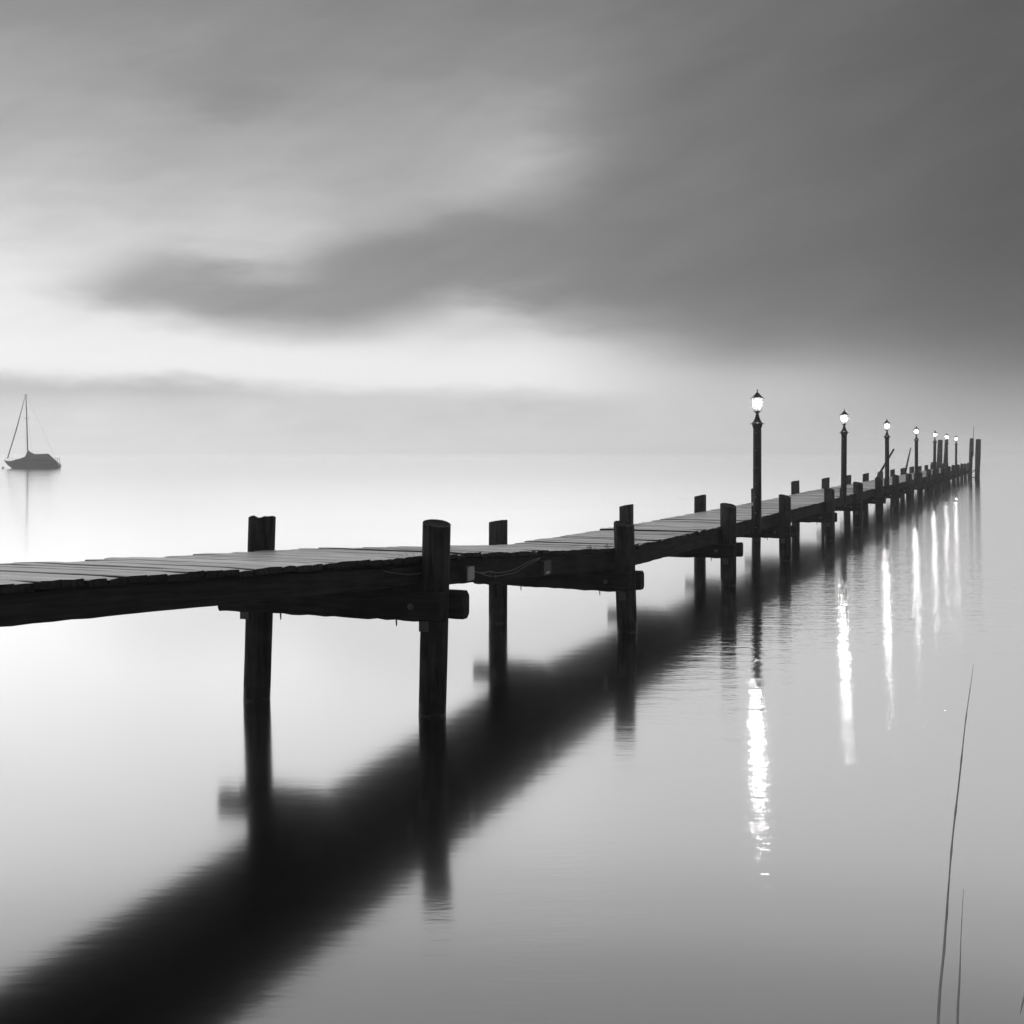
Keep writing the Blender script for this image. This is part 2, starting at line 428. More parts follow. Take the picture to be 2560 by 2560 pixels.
def end_faces(me):
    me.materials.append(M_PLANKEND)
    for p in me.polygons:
        if abs(p.normal.z) < 0.5 or p.normal.z < 0: p.material_index = 1  # ends, sides and undersides take a much darker wood than the tops
def plank_mesh(i):
    rnd = random.Random(100 + i)
    L = 1.74 + rnd.uniform(-0.012, 0.014); Wd = 0.2 - rnd.uniform(0.008, 0.02); T = PL_T + rnd.uniform(-0.004, 0.004)
    n = 8; vs = []
    cup = rnd.uniform(-0.004, 0.005); bow = rnd.uniform(-0.006, 0.006)
    for j in range(n + 1):
        t = j / n; x = (t - 0.5) * L
        e0 = rnd.uniform(-0.003, 0.003); e1 = rnd.uniform(-0.003, 0.003)
        z = bow * (2 * t - 1) ** 2 + rnd.uniform(-0.0015, 0.0015)
        endx = rnd.uniform(-0.01, 0.01) if j in (0, n) else 0
        dn = rnd.uniform(0, 0.012) if j in (0, n) else 0
        vs += [(x + endx, -Wd / 2 + e0, z - T), (x + endx, -Wd / 2 + e0, z + cup - 0.006 - dn), (x + endx, -Wd / 2 + 0.007 + e0, z + cup - dn),
               (x, 0, z - dn * 0.6), (x - endx, Wd / 2 - 0.007 + e1, z + cup - dn), (x - endx, Wd / 2 + e1, z + cup - 0.006 - dn), (x - endx, Wd / 2 + e1, z - T)]
    k = 7
    fs = [(j * k + i_, j * k + (i_ + 1) % k, (j + 1) * k + (i_ + 1) % k, (j + 1) * k + i_) for j in range(n) for i_ in range(k)]
    fs += [tuple(range(k))[::-1], tuple(n * k + q for q in range(k))]
    mb = MB(); mb.add(vs, fs)
    me = mb.mesh('plank', M_PLANK); end_faces(me)
    return me, (vs, fs)
plank_vars = [plank_mesh(i) for i in range(14)]
PITCH = 0.2
rest = MB()
y = Y_START; count = 0
rp = random.Random(5)
while y < Y_END:
    z = deck_h(y) + rp.uniform(-0.005, 0.006)
    sl = (deck_h(y + 0.2) - deck_h(y - 0.2)) / 0.4
    rot = (math.atan(sl) + rp.uniform(-0.02, 0.02), rp.uniform(-0.004, 0.004), rp.uniform(-0.006, 0.006))
    if rp.random() < 0.06: z += rp.uniform(0.006, 0.014)
    xc = -WID / 2 + rp.uniform(-0.009, 0.009)
    me, (pv_, pf_) = plank_vars[rp.randrange(len(plank_vars))]
    flip = math.pi if rp.random() < 0.5 else 0
    if y > -6.6 and count < 300:
        rz = rot[2]
        o = obj('plank', me, jetty, (xc, y, z), rot); count += 1
    else:
        from mathutils import Euler
        m4 = Matrix.Translation((xc, y, z)) @ Euler(rot).to_matrix().to_4x4()
        rest.add([m4 @ Vector(p) for p in pv_], pf_)
    y += PITCH
rest_me = rest.mesh('plank_run', M_PLANK); end_faces(rest_me)
rest_o = obj('plank_run', rest_me, jetty); rest_o['kind'] = 'stuff'

def beam_mesh(name, L, T, H, seed, mat=M_BEAM, ragged=0.006, n=22, round_=0.012):
    """a sawn timber along x with rounded arrises and a ragged underside"""
    rnd = random.Random(seed); vs = []
    ts = [0.0, 0.006] + [i / n for i in range(1, n)] + [0.994, 1.0]
    for q, t in enumerate(ts):
        x = (t - 0.5) * L
        e = 0.018 if q in (0, len(ts) - 1) else 0.0
        low = rnd.uniform(-ragged, ragged * 0.5); top = rnd.uniform(-ragged, ragged) * 0.3
        h0, h1, w = -H / 2 + low + e, H / 2 + top - e, T / 2 - e * 0.5
        r = round_
        prof = [(-w + r, h0), (w - r, h0), (w, h0 + r), (w, h1 - r), (w - r, h1), (-w + r, h1), (-w, h1 - r), (-w, h0 + r)]
        vs += [(x, a + rnd.uniform(-0.002, 0.002), b) for a, b in prof]
    k = 8
    fs = [(j * k + i, j * k + (i + 1) % k, (j + 1) * k + (i + 1) % k, (j + 1) * k + i) for j in range(len(ts) - 1) for i in range(k)]
    fs += [tuple(range(k))[::-1], tuple((len(ts) - 1) * k + i for i in range(k))]
    mb = MB(); mb.add(vs, fs)
    return mb.mesh(name, mat)

ST_L = BAY
stringer_vars = [beam_mesh('stringer', ST_L, 0.12, ST_H, 40 + i, n=40) for i in range(4)]
def place_beam(name, me, a, b, L, parent=jetty):
    a, b = Vector(a), Vector(b); d = b - a
    o = obj(name, me, parent, (a + b) / 2)
    o.rotation_euler = (0, -math.asin(d.z / d.length), math.atan2(d.y, d.x))
    o.scale = (d.length / L, 1, 1)
    return o
for k in range(-1, 19):
    ya = max((k - 1) * BAY, Y_START - 0.05) + 0.003; yb = k * BAY - 0.003
    if k == 18: yb = 17 * BAY + BAY * 1.0
    if k > 18 - 0 or ya > Y_END - 0.5: continue
    za, zb = deck_h(ya) - PL_T - ST_H / 2 - 0.006, deck_h(yb) - PL_T - ST_H / 2 - 0.006
    for i, x in enumerate((-0.2, -WID / 2, -WID + 0.2)):
        thin = 0.74 if k < 1 else 1.0                 # the shore span has slimmer stringers
        up = ST_H * (1 - thin) / 2
        so_ = place_beam('stringer', stringer_vars[(k * 3 + i) % 4], (x, ya, za + up), (x, yb, zb - up * 0.45), ST_L)
        so_.scale.z = thin

# piles: one mesh each, leaning and with a slanted sawn top
def pile_mesh(rad_t, rad_b, ztop, zbot, slope, seed, notch=False, hollow=True, lean=(0, 0), segs=14):
    rnd = random.Random(seed); n = 24; vs, fs = [], []
    ph = rnd.uniform(0, 9)
    lump = [1 + 0.018 * math.sin(3 * 2 * math.pi * i / n + ph) + rnd.uniform(-0.012, 0.012) for i in range(n)]
    if rnd.random() < 0.7:
        g = rnd.randrange(n); lump[g] -= 0.045; lump[(g + 1) % n] -= 0.02        # a drying crack
    for j in range(segs + 1):
        t = j / segs
        r = rad_b + (rad_t - rad_b) * t
        for i in range(n):
            a = 2 * math.pi * i / n
            rr = r * (lump[i] + rnd.uniform(-0.007, 0.007) + (rnd.uniform(-0.02, 0.03) if 0 < j < 4 else 0))
            px, py = rr * math.cos(a), rr * math.sin(a)
            zt = ztop + slope[0] * px + slope[1] * py
            if notch and px > 0.25 * r: zt -= 0.035 if px < 0.5 * r else 0.02
            z = zbot + (zt - zbot) * t if j == segs else zbot + (ztop - 0.06 - zbot) * t
            s = (z - 0) / (ztop)
            vs.append((px + lean[0] * s, py + lean[1] * s, z))
    fs = [(j * n + i, j * n + (i + 1) % n, (j + 1) * n + (i + 1) % n, (j + 1) * n + i) for j in range(segs) for i in range(n)]
    fs.append(tuple(range(n))[::-1])
    base = segs * n
    cx, cy = lean
    rings = [(0.93, 0.004), (0.80, -0.006 if not hollow else -0.022), (0.4, -0.012 if not hollow else -0.036)]
    last = base
    for s, dz in rings:
        o = len(vs)
        for i in range(n):
            p = vs[base + i]
            vs.append((cx + (p[0] - cx) * s, cy + (p[1] - cy) * s, ztop + (p[2] - ztop) * s + dz + rnd.uniform(-0.004, 0.004)))
        fs += [(last + i, last + (i + 1) % n, o + (i + 1) % n, o + i) for i in range(n)]
        last = o
    fs.append(tuple(last + i for i in range(n)))
    mb = MB(); mb.add(vs, fs, True)
    me = mb.mesh('pile', M_PILE)
    try:
        me.set_sharp_from_angle(angle=R(40))
    except Exception: pass
    return me
near_r = {1: .135, 2: .143, 3: .150, 4: .138, 5: .147, 6: .158, 7: .146, 8: .142, 9: .14}
far_r = {1: .136, 2: .137, 3: .136, 4: .140, 5: .128, 6: .138, 7: .150, 8: .148, 9: .146}
dy_n = {2: -0.40, 3: -0.16, 4: -0.65, 6: 0.15}
dy_f = {2: -0.24, 3: -0.27, 4: -0.75, 5: -0.62, 6: -0.42}
lean_n = {1: 0.042, 2: -0.045, 3: -0.004, 4: -0.01}
lean_f = {1: 0.055, 2: 0.004, 3: 0.0, 4: 0.01, 7: 0.03, 8: 0.04, 9: 0.03}
top_n = {0: 2.1, 1: 1.822, 2: 1.50, 3: 1.50, 4: 1.48, 5: 1.45, 6: 1.475, 7: 1.49}
top_f = {0: 2.15, 1: 1.85, 2: 1.485, 3: 1.465, 4: 1.465}
rq = random.Random(11)
washer = MB(); washer.lathe([(0.033, 0), (0.033, 0.004), (0.030, 0.007), (0.014, 0.007)], 18); washer.lathe([(0.014, 0.007), (0.014, 0.02), (0.011, 0.023)], 6, smooth_=False)
washer_me = washer.mesh('bolt', M_STEEL)
plate = MB(); plate.box((0, 0, 0), (0.10, 0.006, 0.13)); 
for sx, sz in ((-0.02, -0.03), (0.025, -0.02), (0.0, -0.045)): plate.lathe([(0.007, 0), (0.006, 0.004)], 8, (sx, -0.003, sz))
plate_me = plate.mesh('strap_plate', M_STEEL)
nail = MB(); nail.tube([(0, 0, 0), (0.002, 0, -0.05), (0.003, 0, -0.075)], [0.008, 0.007, 0.004], 6)
nail_me = nail.mesh('bolt_end', M_IRON)
cap_front = [beam_mesh('cap_beam', 2.42, 0.15, CAP_H, 80 + i, ragged=0.009, n=26, round_=0.016) for i in range(3)]
cap_rear = [beam_mesh('cap_beam', 2.45, 0.15, CAP_H, 90 + i, ragged=0.009, n=26, round_=0.03) for i in range(3)]
for k in range(0, 20):
    yb = (k - 1) * BAY
    dm = (dy_n.get(k, 0.0) + dy_f.get(k, 0.0)) / 2
    hd = deck_h(yb + dm)
    for side in ('near', 'far'):
        r = (near_r if side == 'near' else far_r).get(k, rq.uniform(0.13, 0.155))
        zt = (top_n if side == 'near' else top_f).get(k, hd + rq.uniform(0.32, 0.39))
        ln = (lean_n if side == 'near' else lean_f).get(k, rq.uniform(-0.03, 0.03))
        x = 0.0 if side == 'near' else -WID
        s = -0.21 if side == 'near' else 0.2
        yp = yb + (dy_n if side == 'near' else dy_f).get(k, 0.0)
        base = (x - ln * math.cos(TH), yp - ln * math.sin(TH))
        me = pile_mesh(r, r * (0.97 if side == 'near' else 0.98), zt, -0.85, (s + rq.uniform(-0.04, 0.04), 0.15 if side == 'near' else -0.08), 300 + k * 2 + (side == 'far'),
                       notch=(k == 1 and side == 'far'), hollow=(side == 'near'), lean=(ln * math.cos(TH), ln * math.sin(TH)))
        po = obj('pile', me, jetty, (base[0], base[1], 0))
        if k in (1, 2, 3, 4, 5, 6) and (side == 'near' or k == 1):
            zz = hd - PL_T - ST_H - CAP_H - (0.08 if side == 'near' else 0.06)
            sp = obj('strap_plate', plate_me, po, (-0.045 if side == 'far' else -0.02, -r - 0.010, zz))
    # twin cap timbers clamped to the piles
    zc = hd - PL_T - ST_H - CAP_H / 2 - 0.018
    for fr in (True, False):
        L = 2.42 if fr else 2.45
        xa, xb = (0.15, -WID - (0.37 if k == 1 else 0.31)) if fr else (0.235, -WID - 0.12)
        me = (cap_front if fr else cap_rear)[k % 3]
        yn, yf = yb + dy_n.get(k, 0.0), yb + dy_f.get(k, 0.0)
        sk = (yf - yn) / -WID; xm = (xa + xb) / 2; zk = zc - (0.022 if k == 1 else 0.0)
        c = obj('cap_beam', me, jetty, (xm, yn + sk * xm + (-0.165 if fr else 0.165), zk + rq.uniform(-0.004, 0.004)))
        c.rotation_euler = (0, rq.uniform(-0.004, 0.004), math.atan(sk))
        c.scale = (abs(xa - xb) / L, 1, 1)
        if k == 1:                                   # packing pieces under the sloping stringers
            for xs in (-0.2, -WID / 2, -WID + 0.2):
                pk = MB(); pk.box((0, 0, 0), (0.116, 0.30 if fr else 0.14, 0.07))
                obj('packing_block', pk.mesh('packing_block', M_BEAM), c, ((xs - xm) / c.scale.x, -0.08 if fr else 0.0, CAP_H / 2 + 0.025))
        if fr:
            for xw in (-0.18, -WID + 0.05):
                obj('bolt', washer_me, c, (xw - (xa + xb) / 2, -0.075, 0.0), (R(90), 0, 0))
            for xn in (-0.32 + rq.uniform(-.05, .05), -1.55 + rq.uniform(-.1, .1)):
                obj('bolt_end', nail_me, c, (xn - (xa + xb) / 2, -0.03, -CAP_H / 2 + 0.01))

# ------------------------------------------------------------------ dock lamps
def make_lamp(label):
    t = thing('dock_lamp', label, 'lamp', group='lit lantern posts along the jetty')
    p = MB(); p.lathe([(0.088, 0.0), (0.090, 0.5), (0.088, 1.2), (0.086, 2.22)], 8, smooth_=False, phase=R(22.5))
    post = obj('post', p.mesh('post', M_POST), t)
    b = MB(); b.lathe([(0.011, 0), (0.011, 0.006), (0.007, 0.010)], 8)
    bm_ = b.mesh('bolt', M_PALEBOLT)
    for z in (0.12, 0.42, 0.75, 1.02, 1.36, 1.72, 2.08):
        obj('bolt', bm_, post, (-0.018, -0.0815, z), (R(90), 0, 0))
    g = MB(); g.box((-0.10, 0.02, 0.40), (0.03, 0.10, 0.34)); g.box((-0.16, 0.02, 0.27), (0.12, 0.08, 0.03))
    obj('bracket', g.mesh('bracket', M_POST), t)
    f = MB(); f.lathe([(0.086, 2.18), (0.098, 2.2), (0.105, 2.255), (0.140, 2.262), (0.142, 2.270), (0.118, 2.278), (0.086, 2.315), (0.062, 2.36), (0.044, 2.41), (0.033, 2.46), (0.0285, 2.485)], 20)
    for i in range(6):
        a = R(60 * i); f.tube([(0.125 * math.cos(a), 0.125 * math.sin(a), 2.266), (0.152 * math.cos(a), 0.152 * math.sin(a), 2.266)], [0.008, 0.006], 6)
    obj('cap', f.mesh('cap', M_IRON), t)
    z0 = 2.485; rb, rt, h = 0.076, 0.116, 0.27
    fr = MB(); fr.lathe([(0.0285, z0), (0.036, z0 + 0.008), (0.060, z0 + 0.028), (rb + 0.006, z0 + 0.036), (rb + 0.006, z0 + 0.044), (rb - 0.004, z0 + 0.044)], 6, smooth_=False)
    for i in range(6):
        a = R(60 * i)
        fr.tube([((rb + 0.001) * math.cos(a), (rb + 0.001) * math.sin(a), z0 + 0.04), ((rt + 0.001) * math.cos(a), (rt + 0.001) * math.sin(a), z0 + 0.04 + h)], 0.0045, 6)
    ring = [(rt * math.cos(R(60 * i)), rt * math.sin(R(60 * i)), z0 + 0.04 + h) for i in range(7)]
    for a, c in zip(ring, ring[1:]): fr.tube([a, c], 0.006, 6)
    fr.lathe([(0.016, z0 + 0.04), (0.016, z0 + 0.10), (0.011, z0 + 0.105)], 10)       # bulb holder
    obj('lantern_frame', fr.mesh('lantern_frame', M_IRON), t)
    for i in range(6):
        a0, a1 = R(60 * i + 4), R(60 * i + 56); pm = MB()
        rbi, rti = rb - 0.003, rt - 0.003; q = []
        for rr, zz in ((rbi, z0 + 0.046), (rti, z0 + 0.035 + h)):
            for a in (a0, a1): q.append(Vector((rr * math.cos(a), rr * math.sin(a), zz)))
        nrm = Vector((math.cos((a0 + a1) / 2), math.sin((a0 + a1) / 2), 0)) * 0.003
        vs = q + [p_ - nrm for p_ in q]
        pm.add(vs, [(0, 1, 3, 2), (4, 6, 7, 5), (0, 4, 5, 1), (2, 3, 7, 6), (0, 2, 6, 4), (1, 5, 7, 3)])
        obj('pane', pm.mesh('pane', M_GLASS), t)
    bl = MB(); bl.lathe([(0.010, 0), (0.042, 0.02), (0.066, 0.05), (0.075, 0.085), (0.069, 0.12), (0.047, 0.145), (0.014, 0.158)], 16, (0, 0, z0 + 0.12))
    obj('bulb', bl.mesh('bulb', M_BULB), t)
    zr = z0 + 0.04 + h
    ro = MB(); ro.lathe([(rt + 0.004, zr), (rt + 0.020, zr + 0.004), (rt + 0.010, zr + 0.012), (0.098, zr + 0.036), (0.072, zr + 0.066), (0.045, zr + 0.098), (0.020, zr + 0.122), (0.008, zr + 0.132)], 6, smooth_=False)
    for i in range(6):
        a = R(60 * i); ro.tube([((rt + 0.012) * math.cos(a), (rt + 0.012) * math.sin(a), zr + 0.005), ((rt + 0.045) * math.cos(a), (rt + 0.045) * math.sin(a), zr + 0.009)], [0.007, 0.004], 6)
    rf = obj('roof', ro.mesh('roof', M_IRON), t)
    fi = MB(); fi.lathe([(0.009, 0), (0.007, 0.018), (0.013, 0.026), (0.018, 0.038), (0.013, 0.05), (0.003, 0.056)], 12, (0, 0, zr + 0.128))
    obj('finial', fi.mesh('finial', M_IRON), rf)
    return t
lamp_px = [1893, 2109, 2218, 2291, 2336, 2367, 2390]
lamp_labels = [
    'tallest and nearest lit lantern post, standing alone on the jetty edge',
    'second lit lantern post out, alone between the nearest lamp and the slanted pole',
    'lit lantern post with a slanted pole crossing behind its lower half',
    'lit lantern post just right of the thinner slanted pole',
    'lit lantern post close left of the thick pile rising at its elbow',
    'lit lantern post whose shaft overlaps a pale tall pile, last but one',
    'smallest and farthest lit lantern post, open sky on its right',
]
lamp0 = make_lamp(lamp_labels[0])
rl = random.Random(3)
for i, px in enumerate(lamp_px):
    o = lamp0 if i == 0 else copy_tree(lamp0)
    Yw = 12 * 1480 / (2572 - px)
    yy = y_at_depth(Yw)
    o.location = W(0.0, yy, deck_h(yy) - 0.29)
    o.rotation_euler = (rl.uniform(-.006, .006), (0 if i == 0 else rl.uniform(-.004, .014)), -TH + R(rl.uniform(-12, 12)))
    o['label'] = lamp_labels[i]

# ------------------------------------------------------------------ boxes and cables on the side of the jetty
FACE = -0.14
def side_box(name, label, px, py, wdt, dep, hgt, body_mat, cover_mat):
    x, yy, z = pix_on_side(px, py, FACE)
    t = thing(name, label, 'junction box', W(FACE, yy, z), -TH)
    b = MB(); b.box((dep / 2, 0, 0), (dep, wdt, hgt)); obj('box_body', b.mesh('box_body', body_mat), t)
    c = MB(); c.box((dep + 0.006, 0, 0), (0.012, wdt * 0.97, hgt * 0.97)); co = obj('cover', c.mesh('cover', cover_mat), t)
    s = MB(); s.lathe([(0.006, 0), (0.005, 0.003)], 8); sm = s.mesh('screw', M_IRON)
    for sy in (-1, 1):
        for sz in (-1, 1):
            obj('screw', sm, co, (dep + 0.012, sy * wdt * 0.4, sz * hgt * 0.42), (0, R(90), 0))
    return t, yy, z
bx1, by1, bz1 = side_box('junction_box', 'pale grey junction box with a bright cover on the jetty side beside the nearest pile', 1160, 1433, 0.165, 0.07, 0.145, M_BOXDARK, M_PLASTIC)
bx2, by2, bz2 = side_box('junction_box', 'dark junction box at the end of the sagging cables, bearing a torn pale sticker', 1359, 1419, 0.25, 0.04, 0.17, M_BOXDARK, M_BOXDARK)
st = MB()
st.add([(0.0535, -0.05, -0.07), (0.0535, 0.06, -0.072), (0.0535, 0.07, -0.04), (0.0535, 0.03, -0.045), (0.0535, 0.0, -0.038), (0.0535, -0.03, -0.047), (0.0535, -0.055, -0.04)], [tuple(range(7))])
obj('sticker', st.mesh('sticker', M_PLASTIC), bx2)
def cable(pts, label, rad=0.0065):
    q = [pix_on_side(px, py, FACE + 0.012) for px, py in pts]
    # resample with a Catmull-Rom curve
    P = [Vector(p) for p in q]; out = []
    for i in range(len(P) - 1):
        a, b, c, d = P[max(i - 1, 0)], P[i], P[i + 1], P[min(i + 2, len(P) - 1)]
        for j in range(6):
            t = j / 6
            out.append(0.5 * ((2 * b) + (c - a) * t + (2 * a - 5 * b + 4 * c - d) * t * t + (3 * b - a - 3 * c + d) * t ** 3))
    out.append(P[-1])
    mb = MB(); mb.tube(out, rad, 7)
    o = obj('cable', mb.mesh('cable', M_CABLE), None, P0, (0, 0, -TH))
    tag(o, label, 'cable', 'cables along the jetty side')
    return o
cb1 = cable([(1176, 1425), (1200, 1433), (1222, 1440), (1237, 1441), (1262, 1437), (1288, 1431), (1315, 1414), (1335, 1404), (1349, 1397)], 'lower of two grey cables sagging between the pale box and dark box')
cb2 = cable([(1177, 1426), (1200, 1432), (1226, 1430), (1246, 1432), (1275, 1427), (1300, 1416), (1322, 1404), (1349, 1395)], 'upper of two grey cables running between the pale box and dark box')
cb3 = cable([(960, 1428), (985, 1433), (1010, 1436), (1035, 1436), (1055, 1433)], 'short slack cable on the jetty side left of the nearest pile')
for cb, (px, py) in ((cb1, (1237, 1441)), (cb2, (1227, 1431))):
    x, yy, z = pix_on_side(px, py, FACE + 0.012)
    mb = MB(); mb.tube([(x - 0.012, yy, z + 0.02), (x + 0.008, yy, z + 0.012), (x + 0.01, yy, z - 0.006), (x - 0.004, yy, z - 0.022)], 0.0045, 6)
    obj('clip', mb.mesh('clip', M_PALEBOLT), cb)

# ------------------------------------------------------------------ grass growing from the deck edge
def grass_tuft(px, py, n, hgt, spread, label, seed):
    rnd = random.Random(seed)
    x, yy, z = pix_on_side(px, py, -0.2)
    mb = MB(); z = deck_h(yy) - 0.01
    for i in range(n):
        bx, by = rnd.uniform(-0.04, 0.04), rnd.uniform(-spread, spread)
        a = rnd.uniform(0, 6.28); h = hgt * rnd.uniform(0.5, 1.1); ln = rnd.uniform(0.2, 0.9) * h
        pts = [(bx + math.cos(a) * ln * t * t, by + math.sin(a) * ln * t * t, h * (t - 0.25 * t * t)) for t in (0, .25, .5, .75, 1)]
        mb.tube(pts, [0.0022, 0.002, 0.0017, 0.0012, 0.0004], 4)
    o = obj('grass_tuft', mb.mesh('grass_tuft', M_GRASS), None, W(-0.2, yy, z), (0, 0, -TH))
    return tag(o, label, 'grass', 'grass tufts on the deck edge')
grass_tuft(1476, 1368, 16, 0.085, 0.16, 'wispy grass tuft left of the other tuft on the deck edge', 1)
grass_tuft(1510, 1368, 16, 0.085, 0.20, 'curled grass tuft on the deck edge hard against the second near pile', 2)
grass_tuft(1000, 1390, 7, 0.04, 0.3, 'sparse stubble of grass on the deck edge left of the nearest pile', 3)

# ------------------------------------------------------------------ tall mooring piles at the far end
def tall_pile(px_t, px_b, Yw, ytop, dia, label, seed):
    xb = (px_b - 1280) / F * Yw; xt = (px_t - 1280) / F * Yw; zt = CAM_H + (HY - ytop) / F * Yw
    t = thing('mooring_pile', label, 'mooring pile', (xb, Yw, 0), 0, 'tall mooring piles at the jetty head')
    rnd = random.Random(seed); n = 18; segs = 22; vs = []
    r0 = dia / 2; lump = [1 + rnd.uniform(-0.05, 0.05) for i in range(n)]
    for j in range(segs + 1):
        q = j / segs; z = -0.8 + (zt + 0.8) * q
        rr = r0 * (1 + 0.05 * math.sin(q * 9 + seed) + rnd.uniform(-0.015, 0.015))
        if j == segs: rr *= 0.86
        if j == segs - 1: rr *= 0.98; z = zt - 0.07
        for i in range(n):
            a = 2 * math.pi * i / n
            vs.append((rr * lump[i] * math.cos(a) + (xt - xb) * z / zt, rr * lump[i] * math.sin(a), z + (rnd.uniform(-0.02, 0.02) if j == segs else 0)))
    fs = [(j * n + i, j * n + (i + 1) % n, (j + 1) * n + (i + 1) % n, (j + 1) * n + i) for j in range(segs) for i in range(n)]
    fs += [tuple(range(n))[::-1], tuple(segs * n + i for i in range(n))]
    mb = MB(); mb.add(vs, fs, True)
    obj('trunk', mb.mesh('trunk', M_PILE), t)
    return t, zt, xt - xb
tA, zA, lA = tall_pile(2429, 2425, 117.7, 1096, 0.34, 'tall mooring pile with a thin rod rising from its top', 1)
tB, zB, lB = tall_pile(2446, 2443, 118.3, 1098, 0.47, 'thick wavy mooring pile standing free of the jetty, farthest right', 2)
tC, zC, lC = tall_pile(2350.5, 2347, 108.5, 1100, 0.44, 'thick mooring pile between the fifth and sixth lantern posts', 3)
tD, zD, lD = tall_pile(2366.5, 2360, 114.0, 1099, 0.30, 'slimmer leaning mooring pile right behind the sixth lantern post', 4)
mb = MB(); mb.tube([(0.19 + lA * 0.6, -0.1, 2.1), (0.30, -0.1, 4.9)], [0.03, 0.018], 8)
obj('rod', mb.mesh('rod', M_SPAR), tA)
mb = MB(); mb.tube([(0.42, -0.3, -0.6), (0.47, -0.3, 1.2)], [0.05, 0.05], 8); mb.tube([(0.1, -0.2, 0.55), (0.45, -0.3, 0.95)], 0.04, 6); mb.tube([(0.1, -0.2, 0.12), (0.44, -0.3, 0.16)], 0.05, 6)
obj('boarding_rail', mb.mesh('boarding_rail', M_PILE), tA)
bc = MB(); bc.box((-0.35, 0, 1.55), (0.6, 0.22, 0.16)); obj('bracket', bc.mesh('bracket', M_PILE), tC)

def slanted(px0, py0, px1, py1, Yw, r0, r1, label):
    a = Vector(((px0 - 1280) / F * Yw, Yw, CAM_H + (HY - py0) / F * Yw)); b = Vector(((px1 - 1280) / F * Yw, Yw + 0.2, CAM_H + (HY - py1) / F * Yw))
    mb = MB(); d = b - a
    mb.tube([(0, 0, 0)] + [d * (i / 6) for i in range(1, 6)] + [d * 0.985, d], [r0] + [r0 + (r1 - r0) * i / 6 for i in range(1, 6)] + [r1, r1 * 0.55], 10)
    o = obj('slanted_pole', mb.mesh('slanted_pole', M_PILE), None, a)
    return tag(o, label, 'pole', 'slanted poles on the far side of the jetty')
slanted(2189.5, 1200, 2238, 1122, 65.9, 0.062, 0.048, 'slanted pole crossing behind the third lantern post')
slanted(2260, 1196, 2279.5, 1119, 77.4, 0.075, 0.030, 'thin tapering slanted pole just left of the fourth lantern post')

# ------------------------------------------------------------------ sailboat
BY = 192.0
q = BY / F / 8.05                       # metres per pixel of the enlarged view
BX = (78 - 1280) / F * BY
boat = thing('sailboat', 'moored sailboat with bare mast and dark canvas cover, alone in the mist', 'sailboat', (BX, BY, 0), R(-8))
def bx_(u): return (u - 628) * q
def bz_(v): return (1700 - v) * q
def loft(sections, mat, name, parent, closed_ends=True):
    mb = MB(); k = len(sections[0]); vs = [p for s in sections for p in s]
    fs = [(j * k + i, j * k + i + 1, (j + 1) * k + i + 1, (j + 1) * k + i) for j in range(len(sections) - 1) for i in range(k - 1)]
    fs += [tuple(range(k)), tuple((len(sections) - 1) * k + i for i in range(k))[::-1]]
    fs += [((j + 1) * k, (j + 1) * k + k - 1, j * k + k - 1, j * k) for j in range(len(sections) - 1)]
    mb.add(vs, fs, True); return obj(name, mb.mesh(name, mat), parent)
secs = []
for u, top, half, keel in ((45, 1535, 0.04, 1.15), (90, 1545, 0.22, 0.75), (160, 1556, 0.52, 0.3), (260, 1545, 0.85, -0.15), (400, 1545, 1.15, -0.35), (560, 1548, 1.32, -0.42), (760, 1555, 1.36, -0.42), (950, 1565, 1.28, -0.36), (1100, 1580, 1.12, -0.25), (1190, 1605, 1.0, -0.1), (1212, 1660, 0.92, 0.0)):
    x = bx_(u); z1 = bz_(top); sec = []
    for s in range(-6, 7):
        t = s / 6; yv = half * math.copysign(abs(t) ** 0.7, t)
        sec.append((x, yv, keel + (z1 - keel) * abs(t) ** 2.2))
    secs.append(sec)
loft(secs, M_HULL, 'hull', boat)
# foredeck and boom canvas
secs = []
for u, top, half in ((130, 1556, 0.30), (250, 1543, 0.6), (330, 1508, 0.75), (390, 1500, 0.85), (470, 1476, 0.95), (552, 1437, 1.0)):
    secs.append([(bx_(u), half * math.sin(a), bz_(1552) - 0.04 + (bz_(top) - bz_(1552) + 0.05) * math.cos(a)) for a in [R(-90 + 15 * i) for i in range(13)]])
loft(secs, M_HULL, 'coach_roof', boat)
secs = []
for u, top, base, half in ((553, 1330, 1552, 0.85), (575, 1342, 1552, 1.0), (640, 1385, 1553, 1.15), (710, 1411, 1555, 1.2), (850, 1408, 1560, 1.2), (995, 1402, 1568, 1.1), (1040, 1440, 1574, 1.05), (1110, 1500, 1585, 1.0), (1180, 1585, 1608, 0.9)):
    b0 = bz_(base) - 0.05
    secs.append([(bx_(u), half * (1 - i_ / 6.0 if False else math.sin(a)), b0 + (bz_(top) - b0) * (1 - abs(a) / R(90))) for a in [R(-90 + 15 * i) for i in range(13)] for i_ in (0,)])
loft(secs, M_COVER, 'canvas_cover', boat)
mb = MB(); mb.tube([(bx_(556), 0, bz_(1450)), (bx_(535), 0, bz_(800)), (bx_(515), 0, bz_(215))], [0.095, 0.085, 0.06], 10)
mast = obj('mast', mb.mesh('mast', M_SPAR), boat)
mb = MB(); mb.tube([(bx_(485), 0, bz_(222)), (bx_(540), 0, bz_(220))], 0.05, 6); mb.tube([(bx_(528), -0.7, bz_(690)), (bx_(528), 0.7, bz_(690))], 0.03, 6)
obj('spreader', mb.mesh('spreader', M_SPAR), mast)
